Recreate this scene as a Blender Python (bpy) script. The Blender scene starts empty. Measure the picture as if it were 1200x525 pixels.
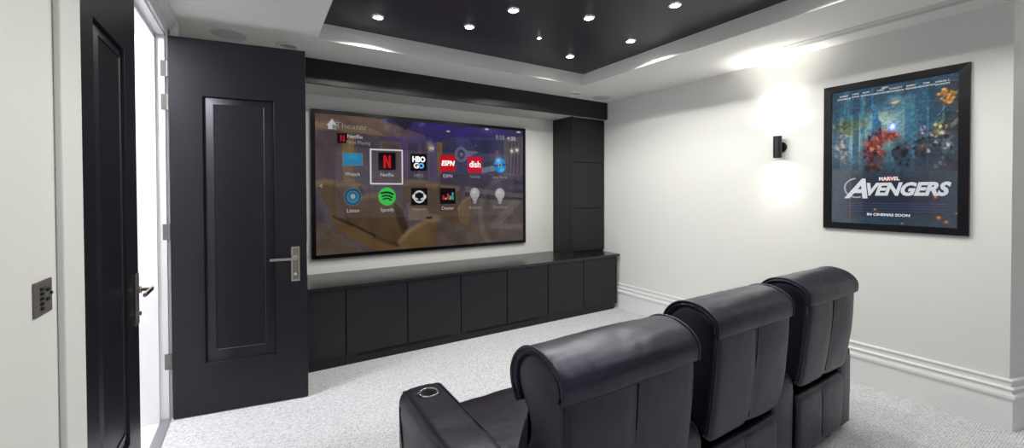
import bpy, bmesh, math, random
import numpy as np
from mathutils import Vector, Matrix, noise

random.seed(7)
PI = math.pi
scene = bpy.context.scene
COL = scene.collection

# ------------------------------------------------------------------ materials
def mat(name, color, rough=0.5, metal=0.0, spec=0.5, coat=0.0, coat_rough=0.1, bump=None, emit=None, sheen=0.0):
    m = bpy.data.materials.new(name); m.use_nodes = True
    nt = m.node_tree; b = nt.nodes['Principled BSDF']
    b.inputs['Base Color'].default_value = (*color, 1)
    b.inputs['Roughness'].default_value = rough
    b.inputs['Metallic'].default_value = metal
    b.inputs['Specular IOR Level'].default_value = spec
    b.inputs['Coat Weight'].default_value = coat
    b.inputs['Coat Roughness'].default_value = coat_rough
    if emit:
        b.inputs['Emission Color'].default_value = (*emit[0], 1)
        b.inputs['Emission Strength'].default_value = emit[1]
    if bump:
        scale, strength, dist = bump
        tc = nt.nodes.new('ShaderNodeTexCoord')
        n = nt.nodes.new('ShaderNodeTexNoise'); n.inputs['Scale'].default_value = scale
        n.inputs['Detail'].default_value = 3
        bp = nt.nodes.new('ShaderNodeBump'); bp.inputs['Strength'].default_value = strength
        bp.inputs['Distance'].default_value = dist
        nt.links.new(tc.outputs['Object'], n.inputs['Vector'])
        nt.links.new(n.outputs['Fac'], bp.inputs['Height'])
        nt.links.new(bp.outputs['Normal'], b.inputs['Normal'])
    return m

M = {}
M['wall'] = mat('wall_paint', (0.76, 0.76, 0.735), 0.6, bump=(350, 0.05, 0.001))
M['ceil'] = mat('ceiling_paint', (0.80, 0.80, 0.78), 0.7)
M['trim'] = mat('trim_gloss_paint', (0.82, 0.82, 0.82), 0.3)
M['soffit'] = mat('soffit_paint_shaded', (0.55, 0.56, 0.53), 0.6)  # white paint greyed down, the soffit's shade is in the colour
M['black_gloss'] = mat('dark_ceiling_panel', (0.020, 0.018, 0.029), 0.45)
M['cab'] = mat('charcoal_cabinet_lacquer', (0.0075, 0.0075, 0.012), 0.45, spec=0.42, bump=(600, 0.04, 0.0005))
M['counter'] = mat('charcoal_counter_lacquer', (0.016, 0.016, 0.019), 0.22)
M['gap'] = mat('shadow_gap_black', (0.003, 0.003, 0.003), 0.8)
M['door'] = mat('charcoal_door_paint', (0.0062, 0.0056, 0.0095), 0.38, spec=0.38, bump=(120, 0.03, 0.001))
M['metal'] = mat('brushed_nickel', (0.50, 0.47, 0.42), 0.28, metal=1.0)
M['chrome'] = mat('chrome', (0.8, 0.8, 0.82), 0.12, metal=1.0)
M['steel_plate'] = mat('dull_steel_plate', (0.20, 0.19, 0.18), 0.45, metal=0.6)
M['black_metal'] = mat('black_metal', (0.012, 0.012, 0.014), 0.35)
M['plastic_white'] = mat('white_plastic', (0.75, 0.75, 0.73), 0.45)
M['grille'] = mat('speaker_grille', (0.55, 0.55, 0.57), 0.7)
M['bezel'] = mat('television_bezel', (0.002, 0.002, 0.003), 0.3, spec=0.2)
M['frame'] = mat('poster_frame_black', (0.005, 0.005, 0.007), 0.3, spec=0.2)
M['lamp'] = mat('lamp_lens', (1, 1, 1), 0.4, emit=((1.0, 0.98, 0.95), 60))
M['lamp_s'] = mat('sconce_lens', (1, 1, 1), 0.4, emit=((1.0, 0.97, 0.9), 12))
M['dim'] = mat('unlit_lens', (0.35, 0.35, 0.34), 0.4)
M['white_ink'] = mat('white_lettering', (0.8, 0.8, 0.8), 0.4, emit=((0.9, 0.9, 0.9), 0.35))

def leather():
    m = bpy.data.materials.new('black_leather'); m.use_nodes = True
    nt = m.node_tree; b = nt.nodes['Principled BSDF']
    tc = nt.nodes.new('ShaderNodeTexCoord')
    v = nt.nodes.new('ShaderNodeTexVoronoi'); v.inputs['Scale'].default_value = 260
    n = nt.nodes.new('ShaderNodeTexNoise'); n.inputs['Scale'].default_value = 9; n.inputs['Detail'].default_value = 4
    n.inputs['Distortion'].default_value = 0.6
    b1 = nt.nodes.new('ShaderNodeBump'); b1.inputs['Strength'].default_value = 0.12; b1.inputs['Distance'].default_value = 0.0015
    b2 = nt.nodes.new('ShaderNodeBump'); b2.inputs['Strength'].default_value = 0.24; b2.inputs['Distance'].default_value = 0.012
    for t in (v, n): nt.links.new(tc.outputs['Object'], t.inputs['Vector'])
    nt.links.new(v.outputs['Distance'], b1.inputs['Height'])
    nt.links.new(n.outputs['Fac'], b2.inputs['Height'])
    nt.links.new(b1.outputs['Normal'], b2.inputs['Normal'])
    nt.links.new(b2.outputs['Normal'], b.inputs['Normal'])
    b.inputs['Base Color'].default_value = (0.0060, 0.0053, 0.0095, 1)
    b.inputs['Roughness'].default_value = 0.38
    b.inputs['Specular IOR Level'].default_value = 0.75
    b.inputs['Specular Tint'].default_value = (0.80, 0.75, 1.0, 1)  # purple sheen of bluish light put into this tint and the base colour
    return m
M['leather'] = leather()
M['well'] = mat('dull_cup_well', (0.16, 0.16, 0.16), 0.5, metal=0.4)
M['seam'] = mat('leather_seam', (0.004, 0.004, 0.005), 0.6)

def carpet():
    m = bpy.data.materials.new('loop_pile_carpet'); m.use_nodes = True
    nt = m.node_tree; b = nt.nodes['Principled BSDF']
    tc = nt.nodes.new('ShaderNodeTexCoord')
    v = nt.nodes.new('ShaderNodeTexVoronoi'); v.inputs['Scale'].default_value = 125
    n = nt.nodes.new('ShaderNodeTexNoise'); n.inputs['Scale'].default_value = 42; n.inputs['Detail'].default_value = 5
    w = nt.nodes.new('ShaderNodeTexWave'); w.inputs['Scale'].default_value = 26; w.inputs['Distortion'].default_value = 2.5
    w.inputs['Detail'].default_value = 2; w.inputs['Detail Scale'].default_value = 8
    w.bands_direction = 'Y'
    for t in (v, n, w): nt.links.new(tc.outputs['Object'], t.inputs['Vector'])
    r = nt.nodes.new('ShaderNodeValToRGB')
    r.color_ramp.elements[0].position = 0.15; r.color_ramp.elements[0].color = (0.36, 0.36, 0.40, 1)
    r.color_ramp.elements[1].position = 0.62; r.color_ramp.elements[1].color = (0.74, 0.735, 0.755, 1)
    mx = nt.nodes.new('ShaderNodeMath'); mx.operation = 'MULTIPLY_ADD'; mx.inputs[1].default_value = 0.45; 
    sub = nt.nodes.new('ShaderNodeMath'); sub.operation = 'MULTIPLY'; sub.inputs[1].default_value = 0.28
    nt.links.new(w.outputs['Fac'], sub.inputs[0])
    sepc = nt.nodes.new('ShaderNodeSeparateColor')
    nt.links.new(v.outputs['Color'], sepc.inputs['Color'])
    nt.links.new(sepc.outputs['Red'], mx.inputs[0]); nt.links.new(sub.outputs['Value'], mx.inputs[2])
    add = nt.nodes.new('ShaderNodeMath'); add.operation = 'MULTIPLY_ADD'; add.inputs[1].default_value = 0.35
    nt.links.new(n.outputs['Fac'], add.inputs[0]); nt.links.new(mx.outputs['Value'], add.inputs[2])
    nt.links.new(add.outputs['Value'], r.inputs['Fac'])
    nt.links.new(r.outputs['Color'], b.inputs['Base Color'])
    bp = nt.nodes.new('ShaderNodeBump'); bp.inputs['Strength'].default_value = 0.5; bp.inputs['Distance'].default_value = 0.006
    nt.links.new(add.outputs['Value'], bp.inputs['Height']); nt.links.new(bp.outputs['Normal'], b.inputs['Normal'])
    b.inputs['Roughness'].default_value = 0.95
    b.inputs['Specular IOR Level'].default_value = 0.1
    return m
M['carpet'] = carpet()

def attr_mat(name, emission, rough, coat=0.0, spec=0.5):
    m = bpy.data.materials.new(name); m.use_nodes = True
    nt = m.node_tree; b = nt.nodes['Principled BSDF']
    a = nt.nodes.new('ShaderNodeAttribute'); a.attribute_name = 'print'
    if emission:
        b.inputs['Base Color'].default_value = (0.004, 0.004, 0.005, 1)
        nt.links.new(a.outputs['Color'], b.inputs['Emission Color'])
        b.inputs['Emission Strength'].default_value = emission
    else:
        nt.links.new(a.outputs['Color'], b.inputs['Base Color'])
    b.inputs['Roughness'].default_value = rough
    b.inputs['Coat Weight'].default_value = coat; b.inputs['Coat Roughness'].default_value = 0.03
    b.inputs['Specular IOR Level'].default_value = spec
    return m

# ------------------------------------------------------------------ mesh helpers
def link(name, bm, material, parent=None, smooth=False, kind=None, bevel=None, loc=None):
    me = bpy.data.meshes.new(name)
    bmesh.ops.recalc_face_normals(bm, faces=bm.faces)
    bm.to_mesh(me); bm.free()
    o = bpy.data.objects.new(name, me); COL.objects.link(o)
    mats = material if isinstance(material, (list, tuple)) else [material]
    for m in mats: me.materials.append(m)
    if smooth:
        for p in me.polygons: p.use_smooth = True
    if parent is not None: o.parent = parent
    if kind: o['kind'] = kind
    if bevel:
        md = o.modifiers.new('bevel', 'BEVEL'); md.width = bevel[0]; md.segments = bevel[1]
        md.limit_method = 'ANGLE'; md.angle_limit = math.radians(40)
        for p in me.polygons: p.use_smooth = True
        wn = o.modifiers.new('wn', 'WEIGHTED_NORMAL'); wn.keep_sharp = True
    if loc: o.location = loc
    return o

def box(bm, x0, x1, y0, y1, z0, z1, mi=0):
    vs = [bm.verts.new((x, y, z)) for z in (z0, z1) for y in (y0, y1) for x in (x0, x1)]
    fs = []
    for q in ((0, 1, 3, 2), (4, 6, 7, 5), (0, 4, 5, 1), (2, 3, 7, 6), (0, 2, 6, 4), (1, 5, 7, 3)):
        f = bm.faces.new([vs[i] for i in q]); f.material_index = mi; fs.append(f)
    return fs

def boxes(*bs):
    bm = bmesh.new()
    for b in bs: box(bm, *b)
    return bm

def cyl(bm, c, r, h, axis='Z', seg=32, r2=None, mi=0):
    r2 = r if r2 is None else r2
    rot = {'Z': Matrix.Identity(4), 'X': Matrix.Rotation(PI/2, 4, 'Y'), 'Y': Matrix.Rotation(-PI/2, 4, 'X')}[axis]
    g = bmesh.ops.create_cone(bm, cap_ends=True, segments=seg, radius1=r, radius2=r2, depth=h,
                              matrix=Matrix.Translation(c) @ rot)
    return g

def lathe(bm, prof, c=(0, 0, 0), seg=40, flip=1):
    rings = []
    for r, z in prof:
        if r < 1e-6:
            rings.append([bm.verts.new((c[0], c[1], c[2] + z))])
        else:
            rings.append([bm.verts.new((c[0] + r*math.cos(2*PI*i/seg), c[1] + r*math.sin(2*PI*i/seg), c[2] + z)) for i in range(seg)])
    for a, b in zip(rings, rings[1:]):
        for i in range(seg):
            j = (i+1) % seg
            if len(a) == 1 and len(b) == 1: continue
            if len(a) == 1: bm.faces.new((a[0], b[i], b[j]))
            elif len(b) == 1: bm.faces.new((a[i], b[0], a[j]))
            else: bm.faces.new((a[i], b[i], b[j], a[j]))

def tube(bm, pts, r, seg=8, closed=False):
    pts = [Vector(p) for p in pts]; n = len(pts); rings = []
    prev = None
    for i, p in enumerate(pts):
        if closed: t = (pts[(i+1) % n] - pts[i-1]).normalized()
        else: t = (pts[min(i+1, n-1)] - pts[max(i-1, 0)]).normalized()
        if prev is None:
            u = t.orthogonal().normalized()
        else:
            u = (prev - t*prev.dot(t)).normalized()
        prev = u; w = t.cross(u)
        rings.append([bm.verts.new(p + u*r*math.cos(2*PI*k/seg) + w*r*math.sin(2*PI*k/seg)) for k in range(seg)])
    rng = range(n if closed else n-1)
    for i in rng:
        a, b = rings[i], rings[(i+1) % n]
        for k in range(seg):
            bm.faces.new((a[k], a[(k+1) % seg], b[(k+1) % seg], b[k]))
    if not closed:
        bm.faces.new(rings[0][::-1]); bm.faces.new(rings[-1])

def sweep(bm, prof, p0, p1, nrm, m0=0.0, m1=0.0):
    """prof: (out, z) closed polygon; run p0->p1 horizontally, nrm = outward dir; m0/m1 mitre factors along run"""
    p0 = Vector(p0); p1 = Vector(p1); d = (p1-p0).normalized(); nrm = Vector(nrm)
    A = [bm.verts.new(p0 + nrm*o + d*(m0*o) + Vector((0, 0, z))) for o, z in prof]
    B = [bm.verts.new(p1 + nrm*o + d*(m1*o) + Vector((0, 0, z))) for o, z in prof]
    n = len(prof)
    for i in range(n):
        bm.faces.new((A[i], A[(i+1) % n], B[(i+1) % n], B[i]))
    bm.faces.new(A[::-1]); bm.faces.new(B)

def empty(name, loc, label, cat, group=None):
    o = bpy.data.objects.new(name, None); COL.objects.link(o); o.location = loc
    o.empty_display_size = 0.1
    o['label'] = label; o['category'] = cat
    if group: o['group'] = group
    return o

def child(name, bm, material, root, **k):
    """geometry given in world coordinates, parented to root"""
    bm.transform(root.matrix_world.inverted() if root.matrix_world != Matrix.Identity(4) else Matrix.Translation(-root.location))
    return link(name, bm, material, root, **k)

def tag(o, label, cat, group=None):
    o['label'] = label; o['category'] = cat
    if group: o['group'] = group

def text_mesh(s, size, bold=0.0, shear=0.0, ext=0.0004, align='CENTER', res=3):
    cu = bpy.data.curves.new('lettering', 'FONT'); cu.body = s; cu.size = size
    cu.align_x = align; cu.align_y = 'CENTER'; cu.extrude = ext; cu.offset = bold; cu.shear = shear
    cu.resolution_u = res
    o = bpy.data.objects.new('lettering_tmp', cu); COL.objects.link(o)
    dg = bpy.context.evaluated_depsgraph_get()
    me = bpy.data.meshes.new_from_object(o.evaluated_get(dg))
    bpy.data.objects.remove(o); bpy.data.curves.remove(cu)
    return me

# ------------------------------------------------------------------ dimensions
XL, XR = -0.5, 4.0
YF, YB = 4.44, -2.0
ZC, ZT = 2.68, 2.81
YK = 0.537                      # where the right wall turns away
SD = Vector((0.956, -0.292, 0)) # direction of the splayed wall
SN = Vector((-0.292, -0.956, 0))
TX0, TX1, TY0, TY1 = 0.413, 3.11, -0.9, 3.49

# ------------------------------------------------------------------ setting
def struct(name, bm, m, **k): return link(name, bm, m, kind='structure', **k)

SP = Vector((XR, YK, 0)) + SD*1.3
struct('floor', boxes((XL, 5.6, YB-0.1, YF+0.12, -0.1, 0.0)), M['carpet'])
M['hall_floor'] = mat('hall_white_floor', (0.75, 0.74, 0.73), 0.35)
struct('floor_hall', boxes((-2.2, XL, 0.6, YF+0.12, -0.1, -0.002)), M['hall_floor'])
# ceiling with the rectangular recess
struct('ceiling', boxes((-0.66, TX0, YB-0.1, YF+0.12, ZC, ZT), (TX1, 5.6, YB-0.1, YF+0.12, ZC, ZT),
                        (TX0, TX1, YB-0.1, TY0, ZC, ZT), (TX0, TX1, TY1, YF+0.12, ZC, ZT)), M['ceil'])
struct('ceiling_recess', boxes((TX0-0.1, TX1+0.1, TY0-0.1, TY1+0.1, ZT+0.001, ZT+0.06)), M['black_gloss'])
struct('wall_front', boxes((-0.66, XR+0.12, YF, YF+0.12, 0, ZC)), M['wall'])
D0, D1, DH = 1.905, 3.52, 2.55
struct('wall_left', boxes((-0.66, XL, YB, D0-0.0, 0, ZC), (-0.66, XL, D1, YF, 0, ZC), (-0.66, XL, D0, D1, DH, ZC)), M['wall'])
bm = bmesh.new(); box(bm, XR, XR+0.12, YK, YF, 0, ZC)
struct('wall_right', bm, M['wall'])
bm = bmesh.new()
a = Vector((XR, YK, 0)); b = SP
q = [a, b, b - SN*0.12, a - SN*0.02]
lo = [bm.verts.new(p) for p in q]; hi = [bm.verts.new(p + Vector((0, 0, ZC))) for p in q]
bm.faces.new(lo[::-1]); bm.faces.new(hi)
for i in range(4): bm.faces.new((lo[i], lo[(i+1) % 4], hi[(i+1) % 4], hi[i]))
struct('wall_splayed', bm, M['wall'])
struct('wall_alcove', boxes((SP.x, SP.x+0.12, YB, SP.y+0.02, 0, ZC)), M['wall'])
struct('wall_back', boxes((-0.66, 5.6, YB-0.1, YB, 0, ZC)), mat('darkened_back_wall', (0.16, 0.15, 0.18), 0.7))  # unseen wall, coloured dark to dim its reflection in leather and doors
# hall behind the double door
struct('wall_hall', boxes((-2.3, -2.2, 0.6, YF+0.12, 0, 2.75), (-2.2, -0.66, 0.5, 0.6, 0, 2.75), (-2.2, -0.66, YF+0.0, YF+0.12, 0, 2.75)), M['wall'])
struct('ceiling_hall', boxes((-2.3, -0.66, 0.5, YF+0.12, 2.75, 2.8)), M['ceil'])

# skirting with its stepped mouldings
SK = [(0, 0), (0.022, 0), (0.022, 0.192), (0.026, 0.196), (0.036, 0.204), (0.038, 0.216), (0.034, 0.227), (0.020, 0.231), (0.016, 0.252),
      (0.026, 0.256), (0.027, 0.263), (0.022, 0.269), (0.010, 0.273), (0.009, 0.300), (0.018, 0.304), (0.018, 0.312), (0.012, 0.318), (0, 0.319)]
# mitre: exterior corner of 163 degrees-from-perpendicular splay
ang = math.acos(max(-1, min(1, Vector((-1, 0, 0)).dot(SN))))
mt = math.tan(ang/2)
bm = bmesh.new(); sweep(bm, SK, (XR, YF, 0), (XR, YK, 0), (-1, 0, 0), 0, mt)
struct('baseboard_right', bm, M['trim'])
bm = bmesh.new(); sweep(bm, SK, (XR, YK, 0), tuple(SP), tuple(SN), -mt, 0)
struct('baseboard_splayed', bm, M['trim'])
bm = bmesh.new(); sweep(bm, SK, (XL, YB, 0), (XL, D0-0.20, 0), (1, 0, 0))
struct('baseboard_left', bm, M['trim'])

# door casing: stepped profile (height above wall, distance from opening)
CP = [(0, 0), (0.014, 0), (0.018, 0.012), (0.018, 0.06), (0.026, 0.068), (0.026, 0.095), (0.036, 0.103), (0.040, 0.118),
      (0.050, 0.126), (0.055, 0.145), (0.055, 0.162), (0, 0.162)]
bm = bmesh.new()
# far leg (vertical run)
def vleg(bm, yo, s, z0, z1, prof):
    A = [bm.verts.new((XL+o, yo + s*w, z0)) for o, w in prof]
    B = [bm.verts.new((XL+o, yo + s*w, z1)) for o, w in prof]
    n = len(prof)
    for i in range(n): bm.faces.new((A[i], A[(i+1) % n], B[(i+1) % n], B[i]))
    bm.faces.new(A[::-1]); bm.faces.new(B)
vleg(bm, D1, 1, 0, ZC-0.001, CP)
sweep(bm, [(o, DH + w*0.80) for o, w in CP], (XL, D0, 0), (XL, D1+0.15, 0), (1, 0, 0))
struct('trim_1', bm, M['trim'])
bm = boxes((XL, XL+0.018, D0-0.172, D0-0.004, 0, ZC-0.001))
struct('trim_2', bm, M['wall'], bevel=(0.006, 3))
# jambs, head and stops inside the opening
bm = boxes((-0.66, XL, D1-0.012, D1, 0, DH), (-0.66, XL, D0, D0+0.010, 0, DH), (-0.66, XL, D0, D1, DH-0.012, DH),
           (-0.66, -0.548, D1-0.026, D1-0.012, 0, DH-0.012), (-0.66, -0.548, D0, D1-0.012, DH-0.04, DH-0.012))
struct('trim_3', bm, M['trim'])
bm = boxes((-0.545, -0.492, D0+0.012, D1-0.012, 0, 0.008))
struct('trim_4', bm, mat('threshold_strip', (0.35, 0.34, 0.36), 0.35, metal=0.5))

# bulkhead above the screen wall
struct('trim_5', boxes((XL, 3.985, 4.0, 4.03, 2.46, ZC)), M['cab'], bevel=(0.002, 2))
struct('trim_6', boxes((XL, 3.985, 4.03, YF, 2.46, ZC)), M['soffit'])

# ------------------------------------------------------------------ doors
def leaf_mesh(W=0.80, H=2.53, T=0.045, ox0=0.18, ox1=0.60, oz0=0.35, oz1=2.15, ix=0.066, izt=0.055, izb=0.085):
    """leaf in local coords: x along width, y thickness (front at y=0 facing -y), z up"""
    bm = bmesh.new()
    def face(y, s):
        def ring(x0, x1, z0, z1, yy):
            return [bm.verts.new((x, yy, z)) for x, z in ((x0, z0), (x1, z0), (x1, z1), (x0, z1))]
        R = [ring(0, W, 0.008, H, y), ring(ox0, ox1, oz0, oz1, y), ring(ox0+0.004, ox1-0.004, oz0+0.004, oz1-0.004, y+s*0.018),
             ring(ox0+ix-0.005, ox1-ix+0.005, oz0+izb-0.005, oz1-izt+0.005, y+s*0.001), ring(ox0+ix, ox1-ix, oz0+izb, oz1-izt, y+s*0.006),
             ]
        for a, b in zip(R, R[1:]):
            for i in range(4): bm.faces.new((a[i], a[(i+1) % 4], b[(i+1) % 4], b[i]))
        bm.faces.new(R[-1])
        return R[0]
    a = face(0, 1); b = face(T, -1)
    for i in range(4): bm.faces.new((a[i], b[i], b[(i+1) % 4], a[(i+1) % 4]))
    return bm

def lever_parts(root, side=-1, lx=0.727, lz=1.03, T=0.045, only=None):
    """plate and lever on one face. side -1 = front face"""
    y0 = 0 if side < 0 else T
    bm = bmesh.new(); box(bm, lx-0.028, lx+0.028, min(y0, y0+side*0.008), max(y0, y0+side*0.008), 0.862, 1.112)
    p = link('handle_plate', bm, M['metal'], root, bevel=(0.002, 2))
    bm = boxes((lx-0.018, lx+0.018, *sorted((y0+side*0.0075, y0+side*0.0095)), 0.875, 1.10))
    link('plate_inlay', bm, M['steel_plate'], p)
    bm = bmesh.new()
    cyl(bm, (lx, y0+side*0.012, 0.915), 0.011, 0.014, 'Y', 20)
    link('lock_cylinder', bm, M['chrome'], p)
    bm = bmesh.new()
    cyl(bm, (lx, y0+side*0.014, 1.03), 0.017, 0.014, 'Y', 24)
    cyl(bm, (lx, y0+side*0.035, 1.03), 0.009, 0.05, 'Y', 20)
    box(bm, lx-0.155, lx+0.012, *sorted((y0+side*0.054, y0+side*0.066)), 1.021, 1.039)
    link('lever', bm, M['metal'], root, bevel=(0.003, 2))

def door(name, label, hinge, vec, zrot_mirror=1):
    e = empty(name, hinge, label, 'door'); e['kind'] = 'structure'
    e.rotation_euler = (0, 0, math.atan2(vec[1], vec[0]))
    return e

# open far leaf
hx, hy = -0.477, 3.476
d2 = door('door_2', 'dark charcoal panelled door leaf swung open in front of the screen wall, nickel lever handle', (hx, hy, 0), (0.792, -0.125))
link('leaf', leaf_mesh(), M['door'], d2, bevel=(0.0015, 2))
lever_parts(d2, -1)
link('latch', boxes((0.7995, 0.802, 0.012, 0.034, 0.90, 1.14)), M['trim'], d2)
lb = bmesh.new(); box(lb, 0.80, 0.808, 0.017, 0.029, 1.015, 1.04)
link('bolt', lb, mat('brass', (0.7, 0.5, 0.2), 0.3, metal=1), d2)
# hinges on the jamb side of the far leaf
for z in (2.32, 2.10, 1.245, 0.385):
    bm = bmesh.new()
    box(bm, -0.521, -0.487, D1-0.0145, D1-0.0118, z-0.052, z+0.052)
    cyl(bm, (-0.4835, 3.5020, z), 0.0065, 0.104, 'Z', 16)
    for dz in (-0.035, -0.012, 0.012, 0.035):
        cyl(bm, (-0.506+0.006*(1 if dz*dz > .001 else -1), D1-0.0148, z+dz), 0.0042, 0.001, 'Y', 10)
    bm.transform((Matrix.Translation((hx, hy, 0)) @ Matrix.Rotation(math.atan2(-0.125, 0.792), 4, 'Z')).inverted())
    link('hinge', bm, M['steel_plate'], d2)
# closed near leaf (x local runs along +Y of the world)
d1 = door('door_1', 'dark charcoal panelled door leaf standing closed beside the light switch, seen edge-on', (-0.5, 1.918, 0), (0, 1))
# local x -> world +Y, local y -> world -X: front face (y=0) faces +X
link('leaf', leaf_mesh(), M['door'], d1, bevel=(0.0015, 2))
lever_parts(d1, -1, lx=0.745)

# ------------------------------------------------------------------ light switch
sw = empty('light_switch', (XL, 1.629, 1.17), 'grey metal keypad light switch with dark oval buttons on the left wall', 'light switch')
child('plate', boxes((XL, XL+0.007, 1.577, 1.681, 1.17, 1.264)), M['steel_plate'], sw, bevel=(0.003, 3))
for y, z in [(1.610, z) for z in (1.243, 1.230, 1.2165, 1.203, 1.190)] + [(1.645, 1.236), (1.645, 1.210), (1.668, 1.222)]:
    bm = bmesh.new(); cyl(bm, (XL+0.008, y, z), 0.0045, 0.006, 'X', 16)
    for v in bm.verts: v.co.y = y + (v.co.y-y)*(2.0 if y < 1.66 else 1.1)
    child('button', bm, M['black_metal'], sw)

# ------------------------------------------------------------------ media cabinets
CZ0, CZ1 = 0.085, 0.668
edges = [-0.438, 0.108, 0.653, 1.197, 1.742, 2.285, 2.832, 3.372, 3.932]
unit_lab = ['charcoal base cabinet nearest the open door, partly hidden behind it',
            'charcoal base cabinet left of centre under the screen, slotted plinth below',
            'charcoal base cabinet right of centre under the screen, slotted plinth below',
            'charcoal base cabinet at the right end, under the tall cupboard']
for u in range(4):
    x0, xm, x1 = edges[2*u], edges[2*u+1], edges[2*u+2]
    e = empty('base_cabinet', ((x0+x1)/2, 3.8, 0), unit_lab[u], 'cabinet', 'base cabinets along the screen wall')
    child('carcass', boxes((x0+0.001, x1-0.001, 3.8005, 4.415, 0.085, 0.672)) if u < 3 else boxes((x0+0.001, x1-0.0185, 3.8005, 4.415, 0.085, 0.672)), M['gap'], e)
    child('plinth', boxes((x0+0.001, x1-(0.03 if u == 3 else 0.001), 3.797, 3.84, 0.0, 0.0845)), M['cab'], e)
    if u == 3: child('side_panel', boxes((x1-0.018, x1, 3.781, 4.415, 0.07, 0.672)), M['cab'], e)
    for a, b in ((x0, xm), (xm, x1-(0.019 if u == 3 else 0))):
        child('door', boxes((a+0.0045, b-0.0045, 3.780, 3.800, CZ0+0.004, CZ1)), M['cab'], e, bevel=(0.0012, 2))
    if u in (1, 2):
        sx0, sx1 = (0.75, 1.64) if u == 1 else (1.80, 2.70)
        child('vent_slot', boxes((sx0, sx1, 3.794, 3.7975, 0.060, 0.0835)), M['gap'], e)
ct = link('countertop', boxes((-0.44, 3.965, 3.762, YF-0.002, 0.673, 0.703)), M['counter'], bevel=(0.0025, 3))
tag(ct, 'long glossy charcoal countertop running over the base cabinets', 'countertop')

tw = empty('tall_cabinet', (3.69, 4.2, 0.703), 'tall charcoal cupboard with three stacked doors standing on the countertop', 'cabinet')
child('carcass', boxes((3.41, 3.44, 4.045, 4.438, 0.7035, 2.458), (3.44, 3.985, 4.085, 4.438, 0.7035, 2.458)), M['cab'], tw)
for z0, z1 in ((0.735, 1.283), (1.289, 1.879), (1.885, 2.452)):
    child('door', boxes((3.452, 3.985, 4.062, 4.084, z0, z1)), M['cab'], tw, bevel=(0.0012, 2))
child('plinth', boxes((3.441, 3.985, 4.078, 4.0845, 0.7035, 0.732)), M['gap'], tw)

# ------------------------------------------------------------------ painted images (what the screen shows / the print)
class Canvas:
    def __init__(s, w, h, quad, color):
        s.w, s.h = w, h
        s.img = np.zeros((h, w, 3)); s.img[:] = np.array(color)/255.0
        # homography from reading coordinates to canvas pixels
        src = np.array(quad, float); dst = np.array([(0, 0), (w-1, 0), (w-1, h-1), (0, h-1)], float)
        A = []; B = []
        for (x, y), (u, v) in zip(src, dst):
            A.append([x, y, 1, 0, 0, 0, -u*x, -u*y]); B.append(u)
            A.append([0, 0, 0, x, y, 1, -v*x, -v*y]); B.append(v)
        s.H = np.append(np.linalg.solve(np.array(A), np.array(B)), 1).reshape(3, 3)
        yy, xx = np.mgrid[0:h, 0:w]; s.xx = xx.astype(float); s.yy = yy.astype(float)
        rs = np.random.RandomState(3)
        s.rs = rs
    def T(s, p):
        q = s.H @ np.array([p[0], p[1], 1.0]); return q[0]/q[2], q[1]/q[2]
    def mix(s, m, color, a=1.0):
        m = (np.clip(m, 0, 1)*a)[..., None]
        s.img = s.img*(1-m) + (np.array(color)/255.0)*m
    def poly(s, pts, color, a=1.0, soft=0.8):
        P = np.array([s.T(p) for p in pts]); n = len(P)
        inside = np.zeros((s.h, s.w), bool); d2 = np.full((s.h, s.w), 1e9)
        for i in range(n):
            x0, y0 = P[i]; x1, y1 = P[(i+1) % n]
            if y0 != y1:
                c = ((y0 > s.yy) != (y1 > s.yy)) & (s.xx < (x1-x0)*(s.yy-y0)/(y1-y0) + x0)
                inside ^= c
            dx, dy = x1-x0, y1-y0; L = dx*dx+dy*dy+1e-9
            t = np.clip(((s.xx-x0)*dx + (s.yy-y0)*dy)/L, 0, 1)
            d2 = np.minimum(d2, (s.xx-x0-t*dx)**2 + (s.yy-y0-t*dy)**2)
        d = np.sqrt(d2)*np.where(inside, 1, -1)
        s.mix(d/soft*0.5+0.5, color, a)
    def ell(s, c, rx, ry, color, a=1.0, soft=0.8, glow=False):
        cx, cy = s.T(c); ex, _ = s.T((c[0]+rx, c[1])); _, ey = s.T((c[0], c[1]+ry))
        RX = abs(ex-cx)+1e-6; RY = abs(ey-cy)+1e-6
        r = np.sqrt(((s.xx-cx)/RX)**2 + ((s.yy-cy)/RY)**2)
        if glow: s.mix(np.exp(-2.2*r*r), color, a)
        else: s.mix((1-r)*min(RX, RY)/soft*0.5+0.5, color, a)
        return cx, cy, RX, RY
    def line(s, pts, w, color, a=1.0, soft=0.8):
        P = [s.T(p) for p in pts]; k = s.w/(244.0 if s.w > s.h else 160.0)
        d2 = np.full((s.h, s.w), 1e9)
        for (x0, y0), (x1, y1) in zip(P, P[1:]):
            dx, dy = x1-x0, y1-y0; L = dx*dx+dy*dy+1e-9
            t = np.clip(((s.xx-x0)*dx + (s.yy-y0)*dy)/L, 0, 1)
            d2 = np.minimum(d2, (s.xx-x0-t*dx)**2 + (s.yy-y0-t*dy)**2)
        s.mix((w*k/2-np.sqrt(d2))/soft*0.5+0.5, color, a)
    def noise(s, cells, amp, mask=None):
        ch, cw = cells; g = s.rs.rand(ch+2, cw+2)
        v = s.yy/s.h*ch; u = s.xx/s.w*cw
        i = v.astype(int); j = u.astype(int); fv = v-i; fu = u-j
        fv = fv*fv*(3-2*fv); fu = fu*fu*(3-2*fu)
        n = (g[i, j]*(1-fu)+g[i, j+1]*fu)*(1-fv) + (g[i+1, j]*(1-fu)+g[i+1, j+1]*fu)*fv
        f = 1 + amp*(n-0.5)[..., None]
        s.img = np.clip(s.img*f, 0, 1)

def lin(c):
    return np.where(c <= 0.04045, c/12.92, ((c+0.055)/1.055)**2.4)

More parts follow.
